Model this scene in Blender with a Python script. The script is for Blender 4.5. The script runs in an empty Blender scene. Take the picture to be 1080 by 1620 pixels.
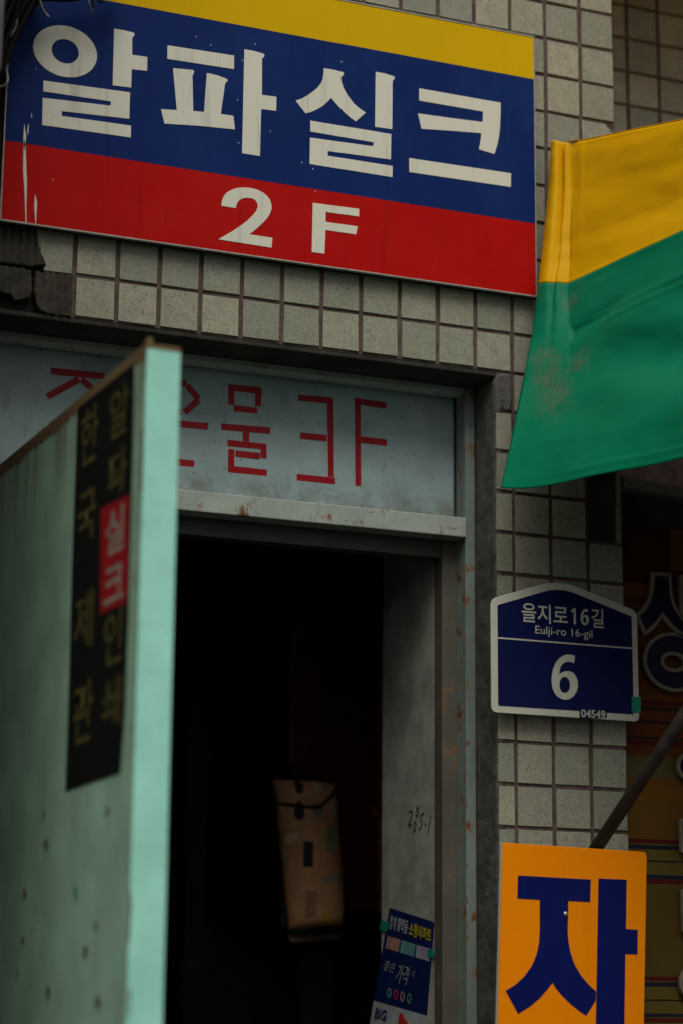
import bpy, bmesh, math, random
from mathutils import Vector, Matrix, noise as noise_
random.seed(7)
SC = bpy.context.scene
COL = SC.collection
R = math.radians

# ------------------------------------------------------------------ camera
F_PX, YAW, PITCH, ROLL = 3398.24, -0.382449, 0.223657, 0.009762
CAM = Vector((-1.1602, -4.5131, 1.5043))
M = Matrix.Rotation(YAW, 3, 'Z') @ Matrix.Rotation(math.pi/2 + PITCH, 3, 'X') @ Matrix.Rotation(ROLL, 3, 'Z')
cd = bpy.data.cameras.new('camera')
cam = bpy.data.objects.new('camera', cd); COL.objects.link(cam)
cam.matrix_world = Matrix.Translation(CAM) @ M.to_4x4()
cd.sensor_width = 36; cd.sensor_height = 36; cd.sensor_fit = 'VERTICAL'
cd.sensor_height = 36; cd.lens = 36*F_PX/1620
cd.clip_start = 0.05; cd.clip_end = 500
cd.dof.use_dof = True; cd.dof.focus_distance = 5.03; cd.dof.aperture_fstop = 1.5
SC.camera = cam
# ------------------------------------------------------------------ light
SUN_EL, SUN_AZ = 55, 201        # azimuth clockwise from +Y (north); light comes from the street side
w = bpy.data.worlds.new('World'); SC.world = w; w.use_nodes = True
nt = w.node_tree
sky = nt.nodes.new('ShaderNodeTexSky'); sky.sky_type = 'NISHITA'; sky.sun_disc = False
sky.sun_elevation = R(SUN_EL); sky.sun_rotation = R(SUN_AZ); sky.dust_density = 4; sky.air_density = 1
hs = nt.nodes.new('ShaderNodeHueSaturation'); hs.inputs['Saturation'].default_value = 0.06
bg = nt.nodes['Background']; bg.inputs['Strength'].default_value = 0.05
nt.links.new(sky.outputs[0], hs.inputs['Color']); nt.links.new(hs.outputs[0], bg.inputs['Color'])
sd = bpy.data.lights.new('sun', 'SUN'); sd.energy = 1.5; sd.angle = R(45); sd.color = (1, .985, .85)
sun = bpy.data.objects.new('sun', sd); COL.objects.link(sun); sun.location = (-2, -6, 12)
az = R(SUN_AZ); el = R(SUN_EL)
tosun = Vector((math.sin(az)*math.cos(el), math.cos(az)*math.cos(el), math.sin(el)))
sun.rotation_euler = tosun.to_track_quat('Z', 'Y').to_euler()
vs = SC.view_settings; vs.view_transform = 'Standard'; vs.look = 'None'; vs.gamma = 1; vs.exposure = 0.36; vs.use_curve_mapping = False

# ------------------------------------------------------------------ helpers
def ray(px, py):
    return M @ Vector(((px-540)/F_PX, -(py-810)/F_PX, -1))
def U(px, py, ax, v):                      # point seen at a spot of the photo on the plane axis = v
    d = ray(px, py); return CAM + d*((v-CAM[ax])/d[ax])
class Pl:
    def __init__(s, o, u, v):
        s.o = Vector(o); s.u = Vector(u).normalized(); s.v = Vector(v).normalized(); s.n = s.u.cross(s.v)
    def uv(s, px, py):
        d = ray(px, py); p = CAM + d*((s.o-CAM).dot(s.n)/d.dot(s.n)) - s.o
        return (p.dot(s.u), p.dot(s.v))
    def p(s, u, v, w=0): return s.o + s.u*u + s.v*v + s.n*w
def wallplane(y): return Pl((0, y, 0), (1, 0, 0), (0, 0, 1))

def thing(name, label, cat, loc, group=None):
    o = bpy.data.objects.new(name, None); COL.objects.link(o); o.location = loc; o.empty_display_size = .1
    o['label'] = label; o['category'] = cat
    if group: o['group'] = group
    return o
def link(name, me, mat, parent=None, label=None, kind=None):
    o = bpy.data.objects.new(name, me); COL.objects.link(o)
    if mat is not None and not me.materials: me.materials.append(mat)
    if parent is not None:
        put(o, parent)
    if label: o['label'] = label
    if kind: o['kind'] = kind
    return o
def world_loc(o):
    v = o.location.copy()
    while o.parent is not None: o = o.parent; v = v   # parents never rotate; inverse keeps children in world space
    return v
def put(o, parent):
    o.parent = parent
    if parent.type == 'EMPTY':
        o.matrix_parent_inverse = Matrix.Translation(-parent.location)
    else:
        o.matrix_parent_inverse = Matrix.Translation(-parent.location)
def tagged(o, label, cat, group=None):
    o['label'] = label; o['category'] = cat
    if group: o['group'] = group
    return o
def mesh_from_bm(bm, name='mesh', smooth=False):
    me = bpy.data.meshes.new(name)
    bmesh.ops.recalc_face_normals(bm, faces=bm.faces)
    if smooth:
        for f in bm.faces: f.smooth = True
    bm.to_mesh(me); bm.free(); return me
def bm_box(bm, a, b, bev=0, rot=None):
    c = [(a[i]+b[i])/2 for i in range(3)]; s = [abs(b[i]-a[i]) for i in range(3)]
    g = bmesh.ops.create_cube(bm, size=1, matrix=Matrix.Translation(c) @ (rot or Matrix()) @ Matrix.Diagonal((*s, 1)))
    if bev:
        es = list({e for v in g['verts'] for e in v.link_edges})
        bmesh.ops.bevel(bm, geom=es, offset=bev, segments=2, affect='EDGES', profile=.6)
def box(name, a, b, mat, parent=None, bev=0, **k):
    bm = bmesh.new(); bm_box(bm, a, b, bev); return link(name, mesh_from_bm(bm, name), mat, parent, **k)
def prism(name, pts, z0, z1, mat, parent=None, bev=0, **k):   # plan outline pulled up
    bm = bmesh.new()
    f = bm.faces.new([bm.verts.new((x, y, z0)) for x, y in pts])
    r = bmesh.ops.extrude_face_region(bm, geom=[f])
    for v in r['geom']:
        if isinstance(v, bmesh.types.BMVert): v.co.z = z1
    if bev: bmesh.ops.bevel(bm, geom=list(bm.edges), offset=bev, segments=1, affect='EDGES')
    return link(name, mesh_from_bm(bm, name), mat, parent, **k)
def curve_to_mesh(cu, name):
    o = bpy.data.objects.new('tmp', cu); COL.objects.link(o)
    bpy.context.view_layer.update()
    me = bpy.data.meshes.new_from_object(o.evaluated_get(bpy.context.evaluated_depsgraph_get()))
    bpy.data.objects.remove(o); bpy.data.curves.remove(cu); me.name = name; me.materials.clear()
    return me
def shape(name, plane, loops, off, th, mat, parent=None, bev=0, **k):   # flat outline(s) with holes, given thickness, on a plane
    cu = bpy.data.curves.new(name, 'CURVE'); cu.dimensions = '2D'; cu.fill_mode = 'BOTH'; cu.extrude = th/2
    if bev: cu.bevel_depth = bev; cu.bevel_resolution = 1; cu.offset = -bev; cu.extrude = max(th/2-bev, 1e-5)
    for lp in loops:
        s = cu.splines.new('POLY'); s.points.add(len(lp)-1); s.use_cyclic_u = True
        for q, (x, y) in zip(s.points, lp): q.co = (x, y, 0, 1)
    me = curve_to_mesh(cu, name)
    for v in me.vertices: v.co = plane.p(v.co.x, v.co.y, off+th/2+v.co.z)
    me.update()
    return link(name, me, mat, parent, **k)
def pxs(plane, pts, ox=0, oy=0, sc=1):
    return [plane.uv(ox+x/sc, oy+y/sc) for x, y in pts]
def ell(c, a, b, n=48):
    return [(c[0]+a*math.cos(2*math.pi*i/n), c[1]+b*math.sin(2*math.pi*i/n)) for i in range(n)]
def smooth_pts(pts, n=4):       # closed Catmull-Rom
    out = []; N = len(pts)
    for i in range(N):
        p0, p1, p2, p3 = pts[i-1], pts[i], pts[(i+1) % N], pts[(i+2) % N]
        for k in range(n):
            t = k/n
            out.append(tuple(.5*((2*p1[j])+(-p0[j]+p2[j])*t+(2*p0[j]-5*p1[j]+4*p2[j]-p3[j])*t*t+(-p0[j]+3*p1[j]-3*p2[j]+p3[j])*t**3) for j in (0, 1)))
    return out
def text(name, s, plane, lb, rt, off, mat, parent=None, bold=.0, th=.0006, shear=0, sag=0, **k):
    """lettering fitted between left-bottom and right-top (plane coordinates)"""
    cu = bpy.data.curves.new(name, 'FONT'); cu.body = s; cu.offset = bold; cu.shear = shear; cu.resolution_u = 3
    me = curve_to_mesh(cu, name)
    xs = [v.co.x for v in me.vertices]; ys = [v.co.y for v in me.vertices]
    x0, x1, y0, y1 = min(xs), max(xs), min(ys), max(ys)
    bm = bmesh.new(); bm.from_mesh(me)
    for v in bm.verts:
        a = (v.co.x-x0)/(x1-x0); b = (v.co.y-y0)/(y1-y0)
        v.co = plane.p(lb[0]+a*(rt[0]-lb[0]), lb[1]+b*(rt[1]-lb[1])+sag*a, off)
    bm.to_mesh(me); bm.free()
    return link(name, me, mat, parent, **k)
def tube(name, pts, r, mat, parent=None, cyclic=False, res=3, **k):
    cu = bpy.data.curves.new(name, 'CURVE'); cu.dimensions = '3D'; cu.bevel_depth = r; cu.bevel_resolution = res; cu.use_fill_caps = True
    s = cu.splines.new('NURBS'); s.points.add(len(pts)-1); s.use_endpoint_u = True; s.order_u = min(4, len(pts)); s.use_cyclic_u = cyclic; s.resolution_u = 6
    for q, p in zip(s.points, pts): q.co = (*p, 1)
    me = curve_to_mesh(cu, name)
    for p in me.polygons: p.use_smooth = True
    return link(name, me, mat, parent, **k)
def rod(name, a, b, r, mat, parent=None, n=20, **k):
    a = Vector(a); b = Vector(b); d = b-a
    bm = bmesh.new()
    bmesh.ops.create_cone(bm, cap_ends=True, segments=n, radius1=r, radius2=r, depth=d.length,
                          matrix=Matrix.Translation((a+b)/2) @ d.to_track_quat('Z', 'Y').to_matrix().to_4x4())
    o = link(name, mesh_from_bm(bm, name), mat, parent, **k)
    for p in o.data.polygons: p.use_smooth = len(p.vertices) == 4
    return o

# ------------------------------------------------------------------ materials
class NB:
    def __init__(s, name):
        s.m = bpy.data.materials.new(name); s.m.use_nodes = True; s.t = s.m.node_tree; s.b = s.t.nodes['Principled BSDF']
        s.pos = s.t.nodes.new('ShaderNodeNewGeometry').outputs['Position']
    def n(s, ty, **k):
        x = s.t.nodes.new(ty)
        for a, v in k.items(): setattr(x, a, v)
        return x
    def l(s, a, b): s.t.links.new(a, b)
    def noise(s, scale, detail=4, rough=.6, stretch=(1, 1, 1), off=(0, 0, 0), dist=0):
        mp = s.n('ShaderNodeMapping'); mp.inputs['Scale'].default_value = stretch; mp.inputs['Location'].default_value = off; s.l(s.pos, mp.inputs['Vector'])
        t = s.n('ShaderNodeTexNoise'); t.inputs['Scale'].default_value = scale; t.inputs['Detail'].default_value = detail; t.inputs['Roughness'].default_value = rough; t.inputs['Distortion'].default_value = dist
        s.l(mp.outputs[0], t.inputs['Vector']); return t.outputs['Fac']
    def ramp(s, fac, a, b, va=0., vb=1.):
        r = s.n('ShaderNodeMapRange'); r.interpolation_type = 'SMOOTHSTEP'
        for i, v in zip((1, 2, 3, 4), (a, b, va, vb)): r.inputs[i].default_value = v
        s.l(fac, r.inputs[0]); return r.outputs[0]
    def mul(s, a, b, op='MULTIPLY'):
        r = s.n('ShaderNodeMath', operation=op)
        for i, v in enumerate((a, b)):
            if isinstance(v, (int, float)): r.inputs[i].default_value = v
            else: s.l(v, r.inputs[i])
        return r.outputs[0]
    def mix(s, fac, a, b, mode='MIX'):
        r = s.n('ShaderNodeMix', data_type='RGBA', blend_type=mode)
        for sock, v in ((r.inputs[0], fac), (r.inputs[6], a), (r.inputs[7], b)):
            if isinstance(v, (int, float)): sock.default_value = v
            elif isinstance(v, tuple): sock.default_value = (*v, 1)
            else: s.l(v, sock)
        return r.outputs[2]
    def col(s, v):
        if isinstance(v, tuple): s.b.inputs['Base Color'].default_value = (*v, 1)
        else: s.l(v, s.b.inputs['Base Color'])
    def bump(s, h, strength=.3, dist=.002):
        b = s.n('ShaderNodeBump'); b.inputs['Strength'].default_value = strength; b.inputs['Distance'].default_value = dist
        s.l(h, b.inputs['Height']); s.l(b.outputs[0], s.b.inputs['Normal'])
    def rough(s, v):
        if isinstance(v, (int, float)): s.b.inputs['Roughness'].default_value = v
        else: s.l(v, s.b.inputs['Roughness'])
def lerp(c, k): return tuple(x*k for x in c)
def plain(name, c, rough=.6, var=.15, scale=30, bump=.0, streak=False, spec=.18, metal=0):
    b = NB(name); n = b.noise(scale, 5, .65, (1, 1, .15) if streak else (1, 1, 1))
    b.col(b.mix(b.ramp(n, .3, .75), lerp(c, 1-var), lerp(c, 1+var))); b.rough(rough)
    b.b.inputs['Specular IOR Level'].default_value = spec; b.b.inputs['Metallic'].default_value = metal
    if bump: b.bump(b.noise(scale*4, 5, .7), bump)
    return b.m
def print_mat(name, c, dirt=.25, rough=.42, fade=None):
    """printed sign vinyl: fine grain, vertical dirt streaks, faded clouds"""
    b = NB(name)
    cl = b.ramp(b.noise(5, 5, .6, off=(3, 1, 2)), .35, .75)
    base = b.mix(b.mul(cl, .55), c, fade or lerp(c, 1.25))
    st = b.ramp(b.noise(38, 5, .7, (1, 1, .07)), .5, .85)
    base = b.mix(b.mul(st, dirt), base, lerp(c, .4))
    wash = b.ramp(b.noise(24, 6, .75, (1, 1, .05), off=(7, 3, 1)), .52, .8)
    base = b.mix(b.mul(wash, .22), base, tuple(min(.75, x*1.5+.018) for x in c))
    sp = b.ramp(b.noise(150, 4, .8), .66, .70)
    base = b.mix(b.mul(sp, .55), base, (.05, .04, .035))
    b.col(base); b.rough(b.ramp(b.noise(16, 4), .3, .8, rough-.08, rough+.2)); b.b.inputs['Specular IOR Level'].default_value = .07
    b.bump(b.noise(9, 3), .12, .004)
    return b.m
def tile_mat():
    b = NB('glazed_tile')
    oi = b.n('ShaderNodeObjectInfo').outputs['Random']
    tint = b.n('ShaderNodeValToRGB'); cr = tint.color_ramp
    cr.elements[0].position = 0; cr.elements[0].color = (.250, .250, .190, 1)
    cr.elements[1].position = 1; cr.elements[1].color = (.400, .370, .270, 1)
    e = cr.elements.new(.45); e.color = (.305, .300, .228, 1)
    b.l(oi, tint.inputs[0])
    c = b.mix(b.mul(b.ramp(b.noise(24, 6, .75), .36, .70), .45), tint.outputs[0], (.150, .155, .130))
    fine = b.noise(150, 5, .9)
    c = b.mix(b.mul(b.ramp(fine, .53, .60), .85), c, (.085, .085, .072))
    c = b.mix(b.mul(b.ramp(b.noise(170, 4, .8, off=(4, 4, 4)), .55, .64), .5), c, (.50, .51, .44))
    big = b.ramp(b.noise(75, 6, .85, off=(9, 2, 5)), .625, .66)
    c = b.mix(b.mul(big, .9), c, (.06, .04, .042))
    st = b.ramp(b.noise(30, 5, .7, (1, 1, .12), off=(1, 5, 0)), .55, .85)
    c = b.mix(b.mul(st, .75), c, (.11, .085, .055))
    b.col(c); b.rough(b.ramp(b.noise(40, 4), .3, .8, .38, .62)); b.b.inputs['Specular IOR Level'].default_value = .35
    b.bump(b.noise(140, 5, .7), .22, .0015)
    return b.m
def paint_mat(name, c, rust=.5, dark=(.05, .048, .04), rscale=9, roff=(0, 0, 0), thr=.60, rough=.5, dust=None, drip=None, grime=.6):
    """old brushed oil paint over steel: grime, chips to rust"""
    b = NB(name)
    v = b.mix(b.ramp(b.noise(7, 5, .6), .3, .75), lerp(c, .82), lerp(c, 1.08))
    g = b.ramp(b.noise(26, 6, .72, (1, 1, .35), off=(2, 7, 1)), .52, .85)
    v = b.mix(b.mul(g, grime), v, dark)
    sp = b.ramp(b.noise(120, 3, .6, off=(5, 5, 5)), .66, .72)
    v = b.mix(b.mul(sp, .8), v, (.05, .045, .04))
    rn = b.noise(rscale, 7, .74, (1, 1, .6), off=roff)
    edge = b.ramp(rn, thr, thr+.06); core = b.ramp(rn, thr+.04, thr+.12)
    v = b.mix(b.mul(edge, rust), v, (.20, .095, .036)); v = b.mix(b.mul(core, rust), v, (.085, .032, .016))
    b.col(v); b.rough(b.ramp(rn, .4, .75, rough-.08, .85)); b.b.inputs['Specular IOR Level'].default_value = .4
    if dust:
        sx = b.n('ShaderNodeSeparateXYZ'); b.l(b.pos, sx.inputs[0])
        md = b.mul(b.ramp(sx.outputs[2], dust+.11, dust), b.ramp(b.noise(14, 6, .75, off=(6, 6, 1)), .34, .66))
        v = b.mix(b.mul(md, .75), v, (.10, .085, .05)); b.col(v)
    if drip:
        sx = b.n('ShaderNodeSeparateXYZ'); b.l(b.pos, sx.inputs[0])
        md = b.mul(b.ramp(sx.outputs[2], drip-.22, drip), b.ramp(b.noise(26, 5, .7, (1, 1, .04), off=(6, 6, 1)), .42, .68))
        v = b.mix(b.mul(md, .8), v, (.15, .085, .03)); b.col(v)
    h = b.mix(b.mul(edge, .8), b.noise(60, 4, .6), (0, 0, 0)); b.bump(h, .25, .002)
    return b.m
def cement_mat(name, c, scale=14, crack=0):
    b = NB(name)
    v = b.mix(b.ramp(b.noise(scale, 7, .72), .3, .72), lerp(c, .55), lerp(c, 1.25))
    v = b.mix(b.mul(b.ramp(b.noise(scale*9, 4, .7, off=(3, 3, 3)), .58, .7), .6), v, lerp(c, .35))
    b.col(v); b.rough(.92); b.b.inputs['Specular IOR Level'].default_value = .2
    b.bump(b.noise(scale*6, 8, .75), .7, .006)
    return b.m
TILE = tile_mat()
MORTAR = cement_mat('mortar', (.135, .092, .082), 24)
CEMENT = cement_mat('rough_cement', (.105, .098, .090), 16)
DARKCEM = cement_mat('dark_concrete', (.050, .045, .038), 9)  # dark mottled concrete tone
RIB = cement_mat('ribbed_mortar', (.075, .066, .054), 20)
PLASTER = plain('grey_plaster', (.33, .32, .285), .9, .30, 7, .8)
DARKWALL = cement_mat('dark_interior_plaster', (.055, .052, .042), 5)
ASPH = cement_mat('asphalt', (.05, .05, .05), 20)
SHADEWALL = cement_mat('added_wall_cement', (.07, .065, .058), 4)
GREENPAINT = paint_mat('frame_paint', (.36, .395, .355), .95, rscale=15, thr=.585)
HEADP = paint_mat('shaded_frame_paint', (.06, .068, .055), .6, rscale=9, thr=.6)  # frame paint darkened to carry the shade under the transom bar
RUSTJAMB = paint_mat('rusty_frame_paint', (.18, .215, .20), 1.0, rscale=24, thr=.55, roff=(4, 1, 3))
STOPP = paint_mat('brown_stained_paint', (.095, .086, .068), 1.0, rscale=20, thr=.58, roff=(2, 1, 3))
PANELP = paint_mat('transom_paint', (.345, .445, .455), .9, rscale=8.5, thr=.635, roff=(1.3, 0, .4), rough=.5, dust=2.655)
DOORP = paint_mat('door_paint', (.37, .80, .67), .85, rscale=13, thr=.66, roff=(5, 2, 1), rough=.45, grime=.15)
DOORFACE = paint_mat('door_face_paint', (.36, .56, .42), .9, rscale=9, thr=.67, roff=(8, 2, 3), rough=.5, drip=2.64, grime=.3)
RUST = paint_mat('bare_rust', (.17, .108, .046), .8, rscale=30, thr=.56, rough=.85)
CHIP = plain('bare_primer', (.115, .080, .062), .8, .3, 60)
TAPE = plain('red_tape', (.33, .006, .012), .38, .12, 60)
S_BLUE = print_mat('sign_blue', (.0055, .021, .122), .6, fade=(.009, .034, .155))
S_RED = print_mat('sign_red', (.44, .004, .003), .45, fade=(.50, .010, .007))
S_YEL = print_mat('sign_yellow', (.66, .40, .0), .15, fade=(.68, .43, .001))
S_WHITE = print_mat('sign_white', (.70, .68, .58), .6, fade=(.72, .70, .61))
ALU = plain('dull_aluminium', (.36, .35, .31), .5, .2, 40, metal=.3)
NAVY = print_mat('plate_navy', (.006, .009, .060), .05, .3)
PLATEW = print_mat('plate_white', (.50, .50, .42), .2, .4)
STICKER_DK = plain('sticker_dark', (.012, .013, .03), .4)
STICKER_TX = plain('sticker_text', (.45, .45, .42), .5)
TEALTAPE = plain('green_packing_tape', (.01, .24, .16), .3)
ORANGE = print_mat('orange_panel', (.86, .235, .0), .15, fade=(.90, .265, .0))
NAVY2 = print_mat('navy_letter', (.004, .008, .090), .04, .4)
METALDK = plain('grey_steel_pipe', (.075, .066, .058), .55, .3, 30, .1)
STEEL = plain('screw_steel', (.5, .5, .48), .35, metal=.8)
BLACKV = plain('black_vinyl', (.010, .011, .010), .5, spec=.1)
GOLDL = plain('faded_gold_letters', (.088, .075, .020), .55)
REDV = plain('red_vinyl', (.36, .012, .018), .4)
GREYL = plain('pale_letters', (.31, .27, .21), .5)
CABLE = plain('black_cable', (.007, .007, .007), .7, spec=.08)
CABLEG = plain('grey_cable', (.26, .27, .22), .5)
def fabric(name, c, fade, stain=.5, scuff=None):
    b = NB(name)
    v = b.mix(b.mul(b.ramp(b.noise(6, 5, .6), .35, .75), .6), c, fade)
    st = b.ramp(b.noise(9, 8, .78, (1.6, 1.6, .8), off=(2.2, .3, 4.1), dist=.4), .56, .72)
    grain = b.ramp(b.noise(70, 7, .85, (1, 1, .6), dist=.6), .36, .68)
    v = b.mix(b.mul(b.mul(st, grain), stain*.6), v, (.085, .075, .042))
    for q, rad in scuff or []:
        vd = b.n('ShaderNodeVectorMath', operation='DISTANCE'); b.l(b.pos, vd.inputs[0]); vd.inputs[1].default_value = q
        wob = b.mul(vd.outputs['Value'], b.mul(b.noise(22, 7, .85, (1, 1, .7), dist=.5), rad*2.2), 'SUBTRACT')
        v = b.mix(b.mul(b.mul(b.ramp(wob, rad*.1, -rad*.9), grain), .7), v, (.135, .125, .085))
    b.col(v); b.rough(b.ramp(b.noise(20, 4), .3, .8, .42, .6)); b.b.inputs['Specular IOR Level'].default_value = .12
    b.bump(b.noise(500, 2), .08, .0006)
    return b.m
F_YEL = fabric('yellow_tarpaulin', (.72, .365, .0), (.74, .41, .0), .45)
F_GRN = fabric('green_tarpaulin', (.0, .165, .082), (.001, .20, .105), .8, [(tuple(U(858, 565, 1, -.14)), .04), (tuple(U(866, 595, 1, -.15)), .05), (tuple(U(882, 630, 1, -.18)), .07), (tuple(U(900, 660, 1, -.2)), .075), (tuple(U(918, 690, 1, -.22)), .065), (tuple(U(925, 585, 1, -.21)), .06), (tuple(U(950, 590, 1, -.24)), .06), (tuple(U(905, 480, 1, -.15)), .03)])

# ------------------------------------------------------------------ ground
g = box('ground', (-60, -60, -.5), (60, 60, 0), ASPH); g['kind'] = 'structure'
g = box('doorstep', (-1.6, -.35, .004), (1.9, .003, .15), CEMENT, bev=.012); g['kind'] = 'structure'

# ------------------------------------------------------------------ tiled building
B = thing('tiled_building', 'old building clad in small square grey-green glazed tiles around a dark doorway', 'building', (0.6, .1, 0))
MY = .0045                                   # mortar face, tiles stand proud of it
lintel = box('lintel_wall', (-.0055, MY, 3.0), (1.396, .34, 5.2), MORTAR, B)
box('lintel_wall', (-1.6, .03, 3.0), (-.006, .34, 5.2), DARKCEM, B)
box('lintel_wall', (-1.6, MY, 3.2), (-.006, .0295, 5.2), MORTAR, B)
pillar = box('pillar_wall', (1.056, MY, 0), (1.394, .34, 2.998), MORTAR, B)
TH, TW, TT = .0905, .0890, .012
def tile_mesh(wd, ht, k):
    rnd = random.Random(k); bm = bmesh.new()
    bm_box(bm, (-wd/2, 0, -ht/2), (wd/2, TT, ht/2), .0011)
    for v in bm.verts:
        sx = 1 if v.co.x > 0 else -1; sz = 1 if v.co.z > 0 else -1
        q = random.Random(k*97+sx*3+sz)
        v.co.x += q.uniform(-.0009, .0009); v.co.z += q.uniform(-.0009, .0009)
    me = mesh_from_bm(bm, 'tile'); me.materials.append(TILE); return me
TM = [tile_mesh(TW, TH, k) for k in range(6)]
HALF = tile_mesh(.0405, TH, 11)
def tile(me, x, z, parent, y=0):
    o = bpy.data.objects.new('tile', me); COL.objects.link(o)
    o.location = (x+random.uniform(-.0006, .0006), y+random.uniform(-.0008, .0008), z+random.uniform(-.0006, .0006))
    o.rotation_euler = (R(random.uniform(-.5, .5)), R(random.uniform(-.35, .35)), R(random.uniform(-.7, .7)))
    put(o, parent); return o
Z0 = 3.1
for j in range(-1, 12):
    for i in range(0, 14):
        if 1 <= j <= 6 and i < 11: continue          # behind the signboard
        if (i, j) == (13, 5): continue
        tile(random.choice(TM), (i+.5)*.1, Z0+(j+.5)*.1, lintel)
for j in range(-17, -1):
    for i in (10, 11, 12, 13):
        if (i, j) in ((13, -4), (13, -5), (10, -2)): continue
        if i == 10: tile(HALF, 1.0555+.0203, Z0+(j+.5)*.1, pillar)
        else: tile(random.choice(TM), (i+.5)*.1, Z0+(j+.5)*.1, pillar)
WP = wallplane(0)
# chipped tile at the corner, broken tile at the left end of the lintel
shape('broken_tile', WP, [[(1.3055, 3.605), (1.3945, 3.605), (1.3945, 3.672), (1.386, 3.676), (1.381, 3.684), (1.374, 3.688), (1.372, 3.695), (1.3055, 3.695)]], -TT, TT, TILE, lintel, bev=.001)
bt = pxs(WP, [(115.3, 373), (114.4, 433), (92, 430.5), (69.4, 427.5), (71, 422), (73.6, 419), (70, 411), (65.3, 401), (61.5, 388), (59.7, 376), (59.5, 366)])
bt[0] = (bt[1][0]+.0005, 3.196); bt[-1] = (bt[-1][0]-.002, 3.196)
shape('broken_tile', WP, [bt], -TT, TT, TILE, lintel, bev=.001)
# grey cement patch where a tile was lost, dark hole where two fell off
def rough_slab(name, loop, plane, off, th, mat, parent, amp=.004, cell=.006, rib=0, seed=0):
    us = [q[0] for q in loop]; vs_ = [q[1] for q in loop]
    u0, u1, v0, v1 = min(us), max(us), min(vs_), max(vs_)
    nu = max(4, int((u1-u0)/cell)); nv = max(4, int((v1-v0)/cell)); rnd = random.Random(seed)
    def inside(u, v):
        c = False; j = len(loop)-1
        for i in range(len(loop)):
            (xi, yi), (xj, yj) = loop[i], loop[j]
            if (yi > v) != (yj > v) and u < (xj-xi)*(v-yi)/(yj-yi+1e-12)+xi: c = not c
            j = i
        return c
    bm = bmesh.new(); G = {}
    from mathutils import noise as mn
    for a in range(nu+1):
        for b_ in range(nv+1):
            u = u0+(u1-u0)*a/nu; v = v0+(v1-v0)*b_/nv
            h = amp*mn.noise(Vector((u*60, v*60, seed*7.3)))+amp*.5*mn.noise(Vector((u*200, v*200, seed*3.1)))
            if rib: h += (.008 if rib < .02 else .002)*math.copysign(abs(math.sin(math.pi*u/rib))**.6, 1) - .0012
            e = min(a, nu-a, b_, nv-b_); h -= .004*(e == 0)
            G[a, b_] = bm.verts.new(plane.p(u+mn.noise(Vector((v*40, 1, seed)))*.003, v+mn.noise(Vector((u*40, 5, seed)))*.003, off+th+h))
    for a in range(nu):
        for b_ in range(nv):
            if inside(u0+(u1-u0)*(a+.5)/nu, v0+(v1-v0)*(b_+.5)/nv):
                bm.faces.new([G[a, b_], G[a+1, b_], G[a+1, b_+1], G[a, b_+1]])
    for v in [v for v in bm.verts if not v.link_faces]: bm.verts.remove(v)
    r = bmesh.ops.extrude_face_region(bm, geom=list(bm.faces))
    for v in r['geom']:
        if isinstance(v, bmesh.types.BMVert): v.co -= plane.n*(th+.004)
    o = link(name, mesh_from_bm(bm, name, True), mat, parent); return o
rough_slab('cement_patch', [(1.0565, 2.904), (1.099, 2.902), (1.0975, 2.996), (1.07, 2.998), (1.0565, 2.985)], WP, -.012, .012, CEMENT, pillar, .002, .004, seed=3)
rough_slab('bare_bedding', [(1.302, 2.602), (1.376, 2.602), (1.376, 2.798), (1.302, 2.798)], WP, -.006, .0045, DARKCEM, pillar, .0015, .006, rib=.021, seed=5)
box('corner_trim', (1.379, .0005, 2.602), (1.394, .004, 2.698), TILE, pillar)
box('corner_trim', (1.381, .0005, 2.702), (1.394, .004, 2.797), TILE, pillar)
# exposed ribbed mortar at the left end of the lintel
RP = wallplane(.012)
rough_slab('mortar_block', pxs(RP, [(-30, 352), (57, 360), (60, 385), (66, 405), (70, 420), (50, 424), (-30, 412)]), RP, -.0, .006, RIB, lintel, .0018, .003, rib=.0185, seed=1)
rough_slab('mortar_block', pxs(RP, [(-30, 416), (47, 430), (50, 460), (44, 473), (24, 478), (14, 466), (-5, 462), (-30, 455)]), RP, -.0, .006, RIB, lintel, .0018, .003, rib=.0185, seed=2)
rough_slab('mortar_block', pxs(RP, [(55, 432), (114, 436), (112, 501), (92, 502), (66, 495), (57, 485), (52, 465)]), RP, -.0, .007, RIB, lintel, .0018, .003, rib=.0185, seed=4)
# soffit of the lintel: rough concrete, cement reveal beside the frame
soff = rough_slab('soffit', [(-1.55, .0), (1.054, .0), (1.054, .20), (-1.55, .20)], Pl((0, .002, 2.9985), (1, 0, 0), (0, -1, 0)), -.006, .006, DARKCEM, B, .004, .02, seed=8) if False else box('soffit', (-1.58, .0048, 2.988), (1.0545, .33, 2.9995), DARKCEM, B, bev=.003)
rev = rough_slab('cement_reveal', [(0, .15), (.116, .15), (.116, 2.985), (0, 2.985)], Pl((1.0555, .118, 0), (0, -1, 0), (0, 0, 1)), -.010, .012, CEMENT, pillar, .0025, .008, seed=9)
# set-back tiled face to the right
SY = .36
setb = box('setback_wall', (1.40, SY+MY, 2.85), (3.6, SY+.3, 5.2), MORTAR, B)
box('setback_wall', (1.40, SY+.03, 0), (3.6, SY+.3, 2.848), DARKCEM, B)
box('added_shade_slab', (1.40, -.25, 4.42), (3.6, SY+.29, 4.6), CEMENT, B)  # unseen slab added overhead to darken the set-back tiles
c0 = U(990.5, 61, 1, SY)
for i in range(-1, 5):
    for j in range(-5, 8):
        x = c0.x+(i+.5)*.1
        if i == -1: tile(HALF, c0.x-.026, c0.z+(j+.5)*.1, setb, SY)
        else: tile(random.choice(TM), x, c0.z+(j+.5)*.1, setb, SY)
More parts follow.
